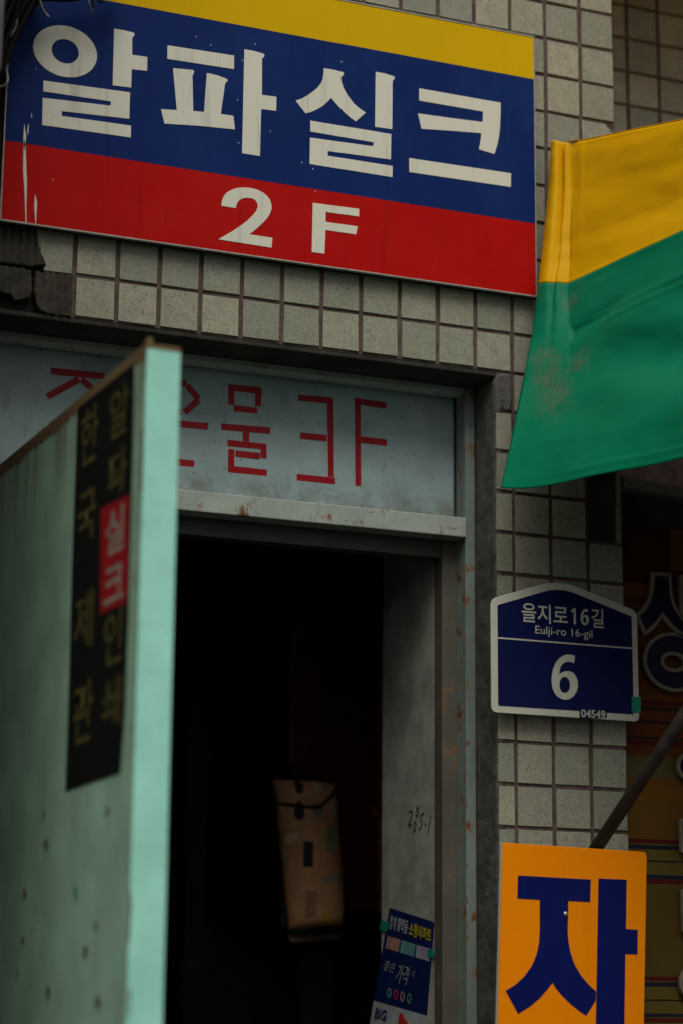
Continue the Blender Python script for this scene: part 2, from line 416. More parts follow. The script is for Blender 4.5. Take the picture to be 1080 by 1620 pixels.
# wall left of the doorway and everything inside
box('cement_wall', (-1.6, .0105, 0), (-.245, .34, 2.986), CEMENT, B)
pw = box('plaster_wall', (.9915, .2205, .15), (1.0535, .545, 2.986), PLASTER, B, bev=.004)
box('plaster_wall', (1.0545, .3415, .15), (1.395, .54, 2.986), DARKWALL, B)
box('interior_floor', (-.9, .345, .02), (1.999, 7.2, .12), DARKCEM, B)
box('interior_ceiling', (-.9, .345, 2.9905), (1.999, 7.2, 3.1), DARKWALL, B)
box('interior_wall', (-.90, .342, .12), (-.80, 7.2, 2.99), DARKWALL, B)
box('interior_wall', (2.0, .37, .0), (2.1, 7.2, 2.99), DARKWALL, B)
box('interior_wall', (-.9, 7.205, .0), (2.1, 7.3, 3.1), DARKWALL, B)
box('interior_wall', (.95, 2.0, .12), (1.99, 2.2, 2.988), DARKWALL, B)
# ------------------------------------------------------------------ door frame with transom
FR = thing('door_frame', 'pale green rusty steel door frame with a painted transom panel above the dark opening', 'door frame', (.45, .15, .15))
ZB, ZT = 2.606, 2.655
prism('jamb', [(1.0545, .12), (1.0545, .1715), (1.0285, .1715), (1.0285, .12)], .15, 2.986, RUSTJAMB, FR, .0015)
prism('door_stop', [(1.0545, .172), (1.0545, .2195), (.99, .2195), (.99, .172)], .15, ZB+.019, STOPP, FR, .0015)
prism('jamb', [(-.243, .12), (-.185, .12), (-.185, .172), (-.150, .172), (-.150, .2195), (-.243, .2195)], .15, 2.986, RUSTJAMB, FR, .0015)
box('transom_bar', (-.184, .112, ZB), (1.0275, .171, ZT), GREENPAINT, FR, .003)
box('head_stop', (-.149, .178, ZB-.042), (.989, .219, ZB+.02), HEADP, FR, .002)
box('top_rail', (-.184, .124, 2.972), (1.0275, .171, 2.9875), GREENPAINT, FR, .002)
PY = .186
box('transom_panel', (-.184, PY, ZT-.03), (1.0275, PY+.004, 2.9875), PANELP, FR)
box('panel_bead', (-.184, PY-.010, ZT-.0005), (1.0275, PY-.0005, ZT+.006), GREENPAINT, FR, .001)
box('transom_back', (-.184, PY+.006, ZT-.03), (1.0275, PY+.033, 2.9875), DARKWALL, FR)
TP = wallplane(PY)
TWD = .0158
def strip(a, b, wd=TWD, k=[0]):
    k[0] += 1
    a = Vector(TP.uv(*a)); b = Vector(TP.uv(*b)); d = (b-a).normalized(); n = Vector((-d.y, d.x))*wd/2
    j = lambda: Vector((random.uniform(-.0006, .0006), random.uniform(-.0006, .0006)))
    shape('tape_strip', TP, [[tuple(a-n+j()), tuple(b-n+j()), tuple(b+n+j()), tuple(a+n+j())]], .0004+.00018*(k[0] % 4), .00015, TAPE, FR)
for a, b in [((81, 587), (166, 595.5)), ((125, 600), (75, 627.5)), ((129, 600.5), (170, 634)),
             ((252, 604), (295, 606.5)), ((296, 609), (314.5, 631.5)), ((314.5, 633), (292.5, 652.5)), ((287, 652), (255, 650)), ((252, 606), (235, 624)), ((235, 628), (256, 650)),
             ((262, 653), (262, 668)), ((228, 665), (329, 674.6)), ((238, 690), (238, 728)), ((234, 726), (307.8, 734)),
             ((361.5, 613), (414.3, 618)), ((366.3, 609), (366.3, 640)), ((409.3, 614), (408.8, 643.3)), ((369.8, 645.4), (407.3, 649.8)),
             ((350.1, 675), (427.7, 681.5)), ((389.3, 680), (389.6, 698)), ((360.3, 700.5), (421.7, 707)), ((417, 703), (417, 725)), ((372.6, 717), (411.5, 722)),
             ((366.5, 711), (366, 745.5)), ((361.5, 741.7), (422.8, 748)), ((472.1, 629), (524, 633.8)), ((522.4, 630), (523.8, 754.4)), ((475.1, 689), (516.8, 693.5)), ((469.8, 755), (530.4, 761.3)),
             ((565.1, 629.5), (565.9, 768.7)), ((566, 635), (610, 641.5)), ((570, 695.5), (610.8, 700.3))]:
    strip(a, b)
# ------------------------------------------------------------------ open steel door
DO = Vector((-.120, -1.0, 0)); DH = Vector((-.156, .125, 0)); DD = (DH-DO).normalized()
DP = Pl(DO, -DD, (0, 0, 1))                          # face turned to the left of the doorway; u runs to the free edge
D = thing('steel_door', 'mint green steel door standing open towards the street, rusty along its top edge', 'door', (DH.x, DH.y, .16))
DZ0, DZ1, DT = .165, 2.640, .062
def dp(u, v, w): return DP.p(u, v, w)
def dbox(name, u0, u1, v0, v1, w0, w1, mat, parent, bev=0):
    bm = bmesh.new(); bm_box(bm, (u0, v0, w0), (u1, v1, w1), bev)
    for v in bm.verts: v.co = dp(*v.co)
    return link(name, mesh_from_bm(bm, name), mat, parent)
L = (DH-DO).length
skin = dbox('face_panel', -L, -.004, DZ0, DZ1-.004, -.0015, 0, DOORFACE, D)
dbox('face_panel', -L, -.004, DZ0, DZ1-.004, -DT, -DT+.0015, DOORFACE, D)
dbox('edge_strip', -.003, 0.0012, DZ0, DZ1-.010, -DT-.0005, .0005, DOORP, D, .001)
dbox('top_channel', -L, -.004, DZ1-.012, DZ1-.0045, -DT+.002, -.002, RUST, D)
# ragged rusty rim along the top
bm = bmesh.new(); rr = random.Random(4); n = 150; prev = None
for a in range(n+1):
    u = -L+(L)*a/n; h = .008+rr.random()*.006+(.012 if a > n-3 else 0)
    q = [bm.verts.new(dp(u, DZ1-.022-rr.random()*.012, .0006)), bm.verts.new(dp(u, DZ1-.004+h*.35, .0006)), bm.verts.new(dp(u, DZ1-.004+h*.35, -.0035)), bm.verts.new(dp(u, DZ1-.03, -.0035))]
    if prev:
        for x in range(3): bm.faces.new([prev[x], q[x], q[x+1], prev[x+1]])
    prev = q
link('rusty_rim', mesh_from_bm(bm), RUST, D)
dbox('rusty_rim', -.006, .0018, DZ1-.012, DZ1-.003, -DT, -.012, RUST, D, .001)
dbox('rusty_rim', -.006, .002, DZ1-.012, DZ1+.008, -.010, .0008, RUST, D, .001)
for z in (.5, 1.4, 2.3): dbox('hinge', -L-.012, -L+.01, z, z+.1, -DT/2-.008, -DT/2+.008, METALDK, D, .003)
# paint chips and old tape scraps
def chip(px, py, wd, ht, mat, name='paint_chip'):
    u, v = DP.uv(px, py); rc = random.Random(px)
    shape(name, DP, [[(u+wd*math.cos(t)*rc.uniform(.35, .8), v+ht*math.sin(t)*rc.uniform(.6, 1.25)) for t in [k*math.pi/5 for k in range(10)]]], .0008, .0004, mat, D)
for q in [(40, 1414, .020, .013), (74, 1335, .018, .012), (136, 1505, .022, .014), (77, 1570, .02, .014), (156, 1585, .02, .016), (153, 1465, .01, .008), (171, 1283, .014, .010), (37, 1487, .012, .008), (70, 1290, .01, .012), (28, 1540, .012, .010)]: chip(*q, CHIP)
chip(121, 1413, .016, .016, TEALTAPE, 'tape_scrap')
def ebox(px, y0, y1, wd, mat):
    v0 = U(px, y1, 1, -1.0); v1 = U(px, y0, 1, -1.0)
    EP = Pl(DO+DP.u*.0012, DP.n*-1, (0, 0, 1)); a = EP.uv(px, y0); b = EP.uv(px, y1); rc = random.Random(px+y0)
    pts = [(a[0]-wd*rc.uniform(.3, 1), a[1]+(b[1]-a[1])*t/6) for t in range(7)]+[(a[0]+wd*rc.uniform(.3, 1), a[1]+(b[1]-a[1])*t/6) for t in range(6, -1, -1)]
    shape('paint_chip', EP, [pts], .0004, .0004, mat, D)
for q in [(225.5, 680, 775, .003), (207, 1412, 1490, .003), (214, 905, 935, .0018), (210, 1140, 1155, .002), (266, 1350, 1365, .002), (206, 1565, 1610, .002), (229, 560, 600, .002)]: ebox(*q, CHIP)
# lettered black sticker on the face
st = shape('sticker', DP, [pxs(DP, [(124, 646), (169, 610), (214, 574), (212, 700), (209, 800), (205, 950), (199, 1130), (191.5, 1223), (165, 1232), (140, 1240), (104.6, 1252), (110, 1100), (115, 900)])], .0007, .0005, BLACKV, D)
shape('red_field', DP, [pxs(DP, [(161.5, 805), (206.5, 783), (203.3, 952), (160.2, 972)])], .0013, .0002, REDV, st)
for s, lb, rt in [('한', (127.9, 744), (158.4, 632)), ('국', (122.8, 865), (154.4, 766)), ('제', (117.6, 1034), (150.5, 928)), ('판', (116.3, 1181), (150, 1070)),
                  ('알', (174, 701), (206.3, 600)), ('파', (170.7, 795), (203.5, 699)), ('인', (165, 1057), (196.5, 957)), ('쇄', (161.7, 1155), (194.5, 1065))]:
    text('letter', s, DP, DP.uv(*lb), DP.uv(*rt), .0014, GOLDL, st, .012)
for s, lb, rt in [('실', (168, 884), (199.5, 794)), ('크', (165.6, 960), (198, 886))]:
    text('letter', s, DP, DP.uv(*lb), DP.uv(*rt), .0018, GREYL, st, .02)
# ------------------------------------------------------------------ main signboard
SYY = -.030
SP = wallplane(SYY)
SB = thing('signboard', 'large yellow, blue and red signboard with white Korean letters above the doorway', 'signboard', (.48, SYY, 3.19))
sx0, sx1, sz0, sz1 = -.183, 1.1535, 3.1925, 3.8835
box('frame', (sx0, SYY+.0037, sz0), (sx1, SYY+.011, sz1), ALU, SB, .001)
for bx_ in (.0, .5, 1.05): box('bracket', (bx_, SYY+.0112, 3.3), (bx_+.04, -.0005, 3.8), METALDK, SB)
LY = SYY-.0012
box('frame_lip', (sx0-.0005, LY, sz0-.0005), (sx1+.0005, SYY+.0034, sz0+.003), ALU, SB, .0006)
box('frame_lip', (sx0-.0005, LY, sz1-.0035), (sx1+.0005, SYY+.0034, sz1+.0005), ALU, SB, .0006)
for xx in (sx0-.0005, sx1-.0025): box('frame_lip', (xx, LY, sz0+.0032), (xx+.003, SYY+.0034, sz1-.0037), ALU, SB, .0006)
zb, zr = 3.767, 3.383
box('yellow_band', (sx0+.0036, SYY, zb), (sx1-.0027, SYY+.0036, sz1-.0037), S_YEL, SB)
box('blue_band', (sx0+.0036, SYY, zr), (sx1-.0027, SYY+.0036, zb-.0002), S_BLUE, SB)
box('red_band', (sx0+.0028, SYY, sz0+.0032), (sx1-.0027, SYY+.0036, zr-.0002), S_RED, SB)
def glyph(loops, lab=None): shape('letter', SP, loops, .0002, .0008, S_WHITE, SB)
c = SP.uv(103.6, 81.3); a = SP.uv(154, 85)[0]-c[0]; b_ = c[1]-SP.uv(104, 122)[1]; a2 = SP.uv(125.1, 83)[0]-c[0]; b2 = c[1]-SP.uv(104, 100.6)[1]
o1 = (40, 20, 4.909)
glyph([ell(c, a, b_, 72), ell(c, a2, b2, 60)])
glyph([pxs(SP, [(692, 125), (770, 138), (840, 155), (850, 163), (850, 174), (832, 200), (832, 328), (950, 345), (948, 453), (828, 440), (824, 583), (680, 565)], *o1)])
glyph([pxs(SP, [(143, 528), (815, 620), (810, 825), (284, 765), (286, 803), (823, 878), (821, 970), (133, 873), (137, 662), (665, 723), (667, 690), (142, 612)], *o1)])
o2 = (240, 50, 4.909)
glyph([pxs(SP, [(125, 107), (642, 187), (640, 292), (122, 212)], *o2)])
glyph([pxs(SP, [(168, 285), (320, 298), (330, 306), (330, 320), (318, 345), (324, 617), (408, 625), (430, 322), (510, 340), (580, 366), (592, 376), (588, 388), (572, 400), (538, 640), (636, 655), (648, 760), (380, 733), (100, 715), (75, 603), (197, 610)], *o2)])
glyph([pxs(SP, [(722, 138), (800, 152), (868, 172), (878, 185), (872, 198), (858, 210), (857, 492), (970, 507), (967, 616), (851, 602), (842, 967), (703, 945)], *o2)])
o3 = (450, 90, 5.4)
glyph([pxs(SP, [(337, 97), (420, 110), (492, 130), (503, 140), (502, 152), (480, 176), (484, 215), (500, 265), (530, 320), (590, 400), (640, 443), (690, 477), (605, 552), (560, 520), (500, 466), (440, 400), (398, 350), (365, 387), (320, 425), (270, 453), (222, 473), (180, 483), (97, 375), (150, 356), (200, 328), (250, 292), (285, 262), (315, 220), (328, 185), (334, 140)], *o3)])
glyph([pxs(SP, [(775, 128), (850, 142), (925, 165), (937, 177), (935, 190), (918, 205), (915, 618), (768, 598)], *o3)])
glyph([pxs(SP, [(222, 545), (907, 660), (903, 877), (370, 805), (370, 845), (918, 933), (916, 1028), (215, 915), (220, 690), (755, 765), (757, 730), (222, 638)], *o3)])
o4 = (630, 120, 5.4)
glyph([pxs(SP, [(173, 107), (868, 230), (867, 330), (864, 420), (855, 515), (838, 595), (815, 668), (682, 628), (692, 580), (700, 530), (703, 490), (450, 470), (192, 453), (163, 322), (440, 360), (713, 395), (717, 350), (716, 305), (173, 212)], *o4)])
glyph([pxs(SP, [(88, 703), (957, 833), (955, 950), (88, 822)], *o4)])
o5 = (330, 280, 4.154)
glyph([pxs(SP, [(85, 190), (88, 162), (98, 133), (115, 108), (140, 90), (175, 76), (210, 70), (250, 70), (290, 75), (325, 85), (358, 102), (385, 125), (405, 152), (414, 182), (414, 212), (405, 240), (385, 272), (350, 310), (310, 345), (270, 377), (420, 400), (415, 465), (65, 410), (160, 355), (215, 318), (260, 283), (295, 248), (317, 218), (325, 193), (318, 165), (303, 148), (280, 139), (250, 137), (222, 142), (200, 156), (186, 178), (180, 205)], *o5)])
glyph([pxs(SP, [(686, 170), (985, 210), (985, 260), (769, 230), (768, 295), (976, 325), (965, 378), (768, 348), (761, 505), (678, 493)], *o5)])
# white scratches at the left end and specks of bare panel
for q in [[(39, 196), (42, 215), (39, 240), (37, 222)], [(38, 216), (41, 232), (43, 290), (42, 330), (42.5, 354), (41, 354), (39, 300), (37, 270)], [(56, 307), (59, 320), (58, 340), (57.5, 354), (56.5, 354), (54.5, 325)], [(45, 195), (46, 200), (45, 214), (43.5, 208)], [(50, 178), (51.5, 184), (50, 187)]]:
    shape('scratch', SP, [pxs(SP, q)], .0002, .0004, S_WHITE, SB)
rs = random.Random(12)
for x, y in [(311, 58), (334, 71), (404, 70), (384, 96), (376, 158), (378, 226), (428, 208), (478, 257), (495, 267), (540, 98), (58, 109), (84, 284), (499, 303)]:
    u, v = SP.uv(x, y); shape('speck', SP, [[(u-.0012, v), (u-.0003, v+.0022), (u+.001, v+.001), (u+.0008, v-.002)]], .0002, .0003, S_WHITE, SB)
# ------------------------------------------------------------------ address plate
AY = -.042
AP = wallplane(AY)
A = thing('address_plate', 'navy pentagonal house-number plate with a large 6 fixed to the tiled pillar', 'number plate', (1.2, AY, 2.16))
def rounded(pts, r, n=6):
    out = []; N = len(pts)
    for i in range(N):
        p0, p, p1 = (Vector(pts[i-1]), Vector(pts[i]), Vector(pts[(i+1) % N]))
        a_ = (p0-p).normalized(); b_ = (p1-p).normalized(); rr_ = r[i] if isinstance(r, (list, tuple)) else r
        s, e = p+a_*rr_, p+b_*rr_
        for k in range(n+1):
            t = k/n; out.append(tuple((1-t)**2*s+2*t*(1-t)*p+t*t*e))
    return out
ax0, ax1 = 1.0175, 1.4085
az0 = (AP.uv(778, 1128)[1]+AP.uv(1005, 1140.5)[1])/2; azs = AP.uv(774, 949)[1]+.003; azt = AP.uv(880, 921)[1]+.007
axm = AP.uv(884, 925)[0]
outer = [(ax0, az0), (ax1, az0), (ax1, azs), (axm, azt), (ax0, azs)]
inner = [(ax0+.0165, az0+.0165), (ax1-.0155, az0+.0165), (ax1-.0155, azs-.014), (axm, azt-.0185), (ax0+.0165, azs-.014)]
shape('plate', AP, [rounded(outer, [.014, .014, .018, .055, .018])], -.006, .006, PLATEW, A, bev=.001)
shape('navy_field', AP, [rounded(inner, [.004, .004, .004, .045, .004])], .0003, .0004, NAVY, A)
zl = (AP.uv(783, 1011)[1]+AP.uv(1000, 1024)[1])/2
box('rule_line', (ax0+.0165, AY-.0014, zl-.0018), (ax1-.0155, AY-.0007, zl+.0018), PLATEW, A)
ha, hb = AP.uv(824, 983), AP.uv(953, 964)
zt_, zb_ = hb[1], ha[1]-.001
def xat(px): return AP.uv(px, 970)[0]
text('street_name', '을지로', AP, (xat(824), zb_), (xat(897), zt_), .0011, PLATEW, A, .010)
text('street_name', '길', AP, (xat(934), zb_), (xat(953.5), zt_), .0011, PLATEW, A, .010)
xa, xb = xat(901.5), xat(909.5); zh = zt_-zb_
shape('street_name', AP, [[(xb-.0062, zb_+zh*.09), (xb, zb_+zh*.09), (xb, zb_+zh*.93), (xb-.0052, zb_+zh*.93), (xa, zb_+zh*.78), (xa+.002, zb_+zh*.69), (xb-.0062, zb_+zh*.77)]], .0009, .0004, PLATEW, A)
ha, hb = AP.uv(845.6, 1006.3), AP.uv(935.8, 996.8)
text('street_name', 'Eulji-ro 16-gil', AP, ha, hb, .0011, PLATEW, A, .004)
sx_ = AP
ox6, oy6, s6 = 800, 940, 6
six = [(648, 585), (620, 577), (585, 573), (545, 580), (505, 605), (470, 645), (445, 700), (430, 765), (427, 830), (435, 890), (455, 940), (485, 975), (525, 997), (565, 1003), (605, 993), (640, 965), (665, 925), (678, 875), (675, 825), (660, 780), (635, 748), (600, 732), (565, 730), (530, 740), (510, 755), (500, 762), (503, 725), (515, 685), (540, 655), (575, 642), (612, 645), (638, 655), (646, 630)]
hole = [(550, 785), (525, 795), (508, 825), (502, 860), (508, 900), (525, 928), (550, 938), (578, 930), (597, 900), (602, 865), (595, 825), (577, 797)]
shape('house_number', AP, [pxs(AP, six, ox6, oy6, s6), smooth_pts(pxs(AP, hole, ox6, oy6, s6), 3)], .0009, .0004, PLATEW, A)
sl = pxs(AP, six, ox6, oy6, s6); hl = smooth_pts(pxs(AP, hole, ox6, oy6, s6), 3)
gx0, gx1 = min(q[0] for q in sl), max(q[0] for q in sl); gz0, gz1 = min(q[1] for q in sl), max(q[1] for q in sl); xc, xd = xat(917), xat(930)
small = lambda lp: [(xc+(x-gx0)/(gx1-gx0)*(xd-xc), zb_+zh*(.08+.86*(z-gz0)/(gz1-gz0))) for x, z in lp]
shape('street_name', AP, [small(sl), small(hl)], .0009, .0004, PLATEW, A)
cst = shape('code_sticker', AP, [pxs(AP, [(915.5, 1123), (958.5, 1122), (958.5, 1135), (936, 1137), (915.5, 1138.5)])], .0010, .0004, STICKER_DK, A)
text('letter', '04549', AP, AP.uv(918, 1135), AP.uv(956, 1124.5), .0017, STICKER_TX, cst, .02)
shape('green_tape', AP, [pxs(AP, [(998, 1102), (1012, 1103), (1012, 1128), (998, 1127)])], .0012, .0006, TEALTAPE, A)
for y in (1109, 1121):
    a_, b_ = U(996, y+1.5, 1, AY-.003), U(1022, y-1 if y < 1115 else y+3, 1, AY+.004)
    rod('binding_wire', a_, b_, .0009, BLACKV, A, 6)
rod('fixing_post', (1.15, AY-.0, 2.3), (1.15, .004, 2.3), .006, STEEL, A)
rod('fixing_post', (1.3, AY-.0, 2.3), (1.3, .004, 2.3), .006, STEEL, A)
# ------------------------------------------------------------------ orange sign and its stay
OY = -.135
OP = wallplane(OY)
O = thing('orange_sign', 'orange metal box sign with one big navy Korean letter at the lower right', 'sign', (1.18, OY, .9))
a_, b_ = OP.uv(795, 1333), OP.uv(1022, 1348)
oz = (a_[1]+b_[1])/2; ox0, ox1 = OP.uv(792, 1450)[0], OP.uv(1021, 1450)[0]
tl, bl, tr, br = OP.uv(794.5, 1333), OP.uv(786.5, 1620), OP.uv(1022.5, 1348), OP.uv(1017.5, 1620)
face = rounded([(bl[0]+(bl[0]-tl[0])*.6, bl[1]-.25), (br[0]+(br[0]-tr[0])*.6, bl[1]-.25), tr, tl], [.003, .003, .012, .003])
shape('panel', OP, [face], -.0045, .0045, ORANGE, O, bev=.001)
shape('panel_edge', OP, [[(x-.0008 if x < 1.2 else x+.0008, z) for x, z in face]], -.0125, .0075, PLATEW, O)
o6 = (780, 1320, 4.154)
shape('letter', OP, [pxs(OP, [(158, 270), (637, 297), (633, 445), (490, 438), (486, 640), (490, 700), (503, 775), (530, 855), (575, 930), (625, 990), (672, 1032), (670, 1092), (607, 1193), (560, 1160), (500, 1112), (450, 1062), (410, 1015), (385, 975), (350, 1022), (300, 1078), (240, 1130), (160, 1180), (77, 1028), (140, 990), (200, 935), (250, 865), (280, 795), (297, 715), (302, 630), (302, 430), (155, 422)], *o6)], .0002, .0006, NAVY2, O)
shape('letter', OP, [pxs(OP, [(688, 290), (873, 298), (868, 622), (946, 627), (944, 790), (864, 786), (856, 1420), (668, 1412)], *o6)], .0002, .0006, NAVY2, O)
p = U(893.6, 1445.7, 1, OY-.001)
bm = bmesh.new(); bmesh.ops.create_uvsphere(bm, u_segments=12, v_segments=8, radius=.0055, matrix=Matrix.Translation(p) @ Matrix.Diagonal((1, .7, 1, 1)))
link('screw', mesh_from_bm(bm, smooth=True), STEEL, O)
box('sign_bracket', (1.1, OY+.001, 1.35), (1.28, -.0015, 1.40), METALDK, O)
pa, pb = U(946, 1336, 1, -.10), U(1085, 1126, 1, -.32)
dv = (pb-pa)
tagged(rod('stay_pipe', pa-dv*.05, pb+dv*1.5, .0155, METALDK), 'dull grey steel pipe slanting up from behind the orange sign', 'pipe')
# ------------------------------------------------------------------ shop sign right of the pillar
HY = .05
HP = wallplane(HY)
S = thing('shop_signboard', 'brown striped shop signboard with raised navy Korean letters in the shade right of the pillar', 'shop sign', (1.8, HY, .6))
def zpx(y): return HP.uv(1030, y)[1]
bands = [('panel', 835, 925, (.060, .010, .005)), ('band', 925, 952, (.16, .055, .006)), ('band', 952, 1112, (.125, .042, .008)), ('band', 1112, 1196, (.13, .036, .007)), ('band', 1196, 1232, (.10, .085, .03)),
         ('band', 1232, 1265, (.15, .062, .008)), ('band', 1265, 1332, (.12, .058, .010)), ('band', 1332, 1396, (.115, .078, .018)), ('band', 1396, 1548, (.095, .060, .012)), ('band', 1548, 1900, (.115, .078, .018))]
x0s, x1s = 1.3985, 3.2
bm = bmesh.new()
for n_, y0, y1, c_ in bands:
    box('print_band', (x0s, HY, zpx(y1)+.00005), (x1s, HY+.02, zpx(y0)), print_mat('board_print', c_, .2, .45), S)
box('upper_panel', (x0s, HY+.08, zpx(835)+.0005), (x1s, HY+.1, zpx(770)), DARKCEM, S)
q0 = HP.uv(1056, 835); box('print_block', (q0[0], HY-.003, zpx(900)), (x1s, HY-.0008, zpx(834)), print_mat('block_print', (.13, .048, .004), .1), S)
SR = plain('stripe_red', (.09, .005, .005), .6); SN = plain('stripe_navy', (.010, .013, .026), .6); SDK = plain('stripe_dark', (.02, .012, .008), .5)
for y, t, m_ in [(949, 3, SDK), (953, 3, SR), (1112, 7, SR), (1121, 5, SDK), (1142, 4, SDK), (1168, 4, SDK), (1176, 6, SR), (1331, 6, SR), (1340, 6, SN), (1362, 2, SDK), (1387, 6, SN), (1394, 6, SR), (1548, 6, SR), (1557, 6, SN), (1582, 2, SDK), (1606, 5, SN), (1614, 6, SR)]:
    z = zpx(y); h = t*.00078; box('stripe', (x0s, HY-.0012, z-h), (x1s, HY-.0003, z+h), m_, S)
LW = plain('letter_rim', (.24, .20, .15), .6); LN = plain('letter_navy_face', (.006, .006, .030), .45)
o7 = (970, 720, 4.05); HP2 = wallplane(HY-.026)
so = [(240, 747), (370, 757), (372, 850), (380, 915), (400, 970), (446, 1050), (500, 1095), (455, 1175), (400, 1140), (350, 1090), (312, 1040), (280, 1085), (240, 1130), (195, 1158), (140, 1020), (185, 985), (215, 935), (233, 870), (240, 800)]
si = [(263, 772), (350, 779), (352, 855), (362, 925), (385, 985), (430, 1055), (470, 1095), (447, 1140), (410, 1115), (365, 1070), (312, 1005), (265, 1070), (235, 1098), (205, 1122), (165, 1028), (200, 1000), (235, 945), (255, 875), (263, 800)]
def raised(outer, inner, hole_o=None, hole_i=None, nm='letter'):
    ls = [outer]+([hole_i] if hole_i else [])
    a_ = shape(nm, HP, ls, .016, .010, LW, S)
    shape('letter_face', HP, [inner]+([hole_o] if hole_o else []), .0265, .001, LN, a_)
raised(pxs(HP2, so, *o7), pxs(HP2, si, *o7))
raised(pxs(HP2, [(422, 765), (560, 777), (558, 930), (640, 937), (640, 1030), (556, 1025), (552, 1130), (520, 1128), (428, 1010)], *o7), pxs(HP2, [(445, 790), (538, 798), (536, 952), (618, 958), (618, 1008), (534, 1003), (530, 1100), (450, 1000)], *o7))
cc = HP2.uv(970+385/4.05, 720+1325/4.05); rx = abs(HP2.uv(970+577/4.05, 720+1325/4.05)[0]-cc[0]); rz = abs(HP2.uv(970+385/4.05, 720+1515/4.05)[1]-cc[1])
raised(ell(cc, rx, rz), ell(cc, rx*.885, rz*.885), ell(cc, rx*.45, rz*.35), ell(cc, rx*.33, rz*.23))
def ring(px, py, wpx, hpx, sq=False):
    c_ = HP2.uv(px, py); e_ = HP2.uv(px+wpx, py); f_ = HP2.uv(px, py+hpx); A_, B_ = abs(e_[0]-c_[0]), abs(f_[1]-c_[1])
    if sq:
        def rr2(k): return rounded([(c_[0]-A_*k, c_[1]-B_*k), (c_[0]+A_*k, c_[1]-B_*k), (c_[0]+A_*k, c_[1]+B_*k), (c_[0]-A_*k, c_[1]+B_*k)], .008)
        raised(rr2(1), rr2(.86))
    else: raised(ell(c_, A_, B_), ell(c_, A_*.84, B_*.84))
ring(1097, 1213, 26, 26); ring(1098, 1323, 22, 27, True); ring(1101, 1442, 22, 35, True); ring(1100, 1556, 25, 29)
# ------------------------------------------------------------------ awning
AW = thing('awning', 'yellow and green tarpaulin awning hanging over the shop on the right', 'awning', (1.3, -.4, 2.68))
def interp(tab, t):
    for (t0, a), (t1, b) in zip(tab, tab[1:]):
        if t <= t1:
            k = (t-t0)/(t1-t0); return [x+(y-x)*k for x, y in zip(a, b)]
    return list(tab[-1][1])
# rows t: 0 top, 1 seam of the colours, 2 bottom ; each entry (px, py, depth y)
LEFT = [(0, (871, 224, -.045)), (.35, (866, 300, -.05)), (.7, (858.5, 383, -.06)), (1, (851, 451, -.07)), (1.25, (840, 532, -.085)), (1.5, (824, 615, -.105)), (1.8, (806, 705, -.13)), (2, (791.5, 772, -.15))]
CREASE = [(0, (898, 226, -.115)), (.35, (902, 300, -.12)), (.7, (903, 383, -.125)), (1, (898, 449, -.135)), (1.25, (889, 540, -.15)), (1.5, (872, 622, -.175)), (1.8, (850, 712, -.21)), (2, (836, 778, -.23))]
RIGHT = [(0, (1080, 189)), (.35, (1080, 252)), (.7, (1080, 312)), (1, (1080, 365)), (1.25, (1080, 455)), (1.5, (1080, 545)), (1.8, (1080, 652)), (2, (1080, 722))]
DIR = Vector((.33, -.94, 0)).normalized()
def awn_raw(t, s):
    """s 0..1 wall edge to crease, 1..2 crease to the picture edge, 2..3 onwards to the street corner"""
    l = interp(LEFT, t); c_ = interp(CREASE, t); r_ = interp(RIGHT, t)
    Lp = U(l[0], l[1], 1, l[2]); Cp = U(c_[0], c_[1], 1, c_[2])
    d = ray(*r_); n_ = Vector((DIR.y, -DIR.x, 0)); Rp = CAM+d*((Cp-CAM).dot(n_)/d.dot(n_))
    nrm = Vector((-.94, -.33, 0))
    if s <= 1:
        q = Lp.lerp(Cp, s)
        # folds squeezed into the corner
        f = .020*math.sin(s*math.pi)*(1 if t < 1 else max(0, 1-(t-1)*1.1)) - .034*math.exp(-((s-.72+.1*t)/.085)**2)*(1-t*.75 if t < 1.15 else max(0, .14-(t-1.15)*.3)/.14*.14)
        f += .03*math.sin(s*math.pi)*max(0, t-1.1)
        return q+nrm*f
    k = s-1
    q = Cp+(Rp-Cp)*k
    kk = min(k, 1.6)
    f = 0
    if t > 1:
        b = t-1; ramp = min(1, b*3.5)
        f += .016*math.exp(-((b-.245+.10*kk)/.035)**2)*math.exp(-(kk/.5)**2)*-1            # pucker at the inner corner
        f += .013*math.sin(b*10.5+kk*1.9-2.0)*ramp*min(1, kk*1.3)
        f += .009*math.sin(b*17-kk*5.0)*ramp*math.exp(-((b-.45)/.25)**2)*min(1, kk*2)
        f += .005*math.sin(kk*9+b*4)*ramp*b
    else:
        m_ = math.sin(t*math.pi)
        f += .005*math.sin(kk*6+t*3)*m_+.0028*math.exp(-((kk-.10)/.022)**2)*(1-t)
        f += .007*math.sin((kk-.5)*5+t*4)*m_
        f -= .004*math.exp(-(t/.07)**2)
    # welded hem pair below the seam and the seam itself
    f += .0022*math.exp(-((t-1.955)/.008)**2)+(.0024*math.exp(-((t-(1.205-.005*kk))/.008)**2)+.0024*math.exp(-((t-(1.245-.005*kk))/.008)**2))*min(1, max(0, kk-.02)*20) + .0015*math.exp(-((t-1.0)/.012)**2)
    return q+nrm*f
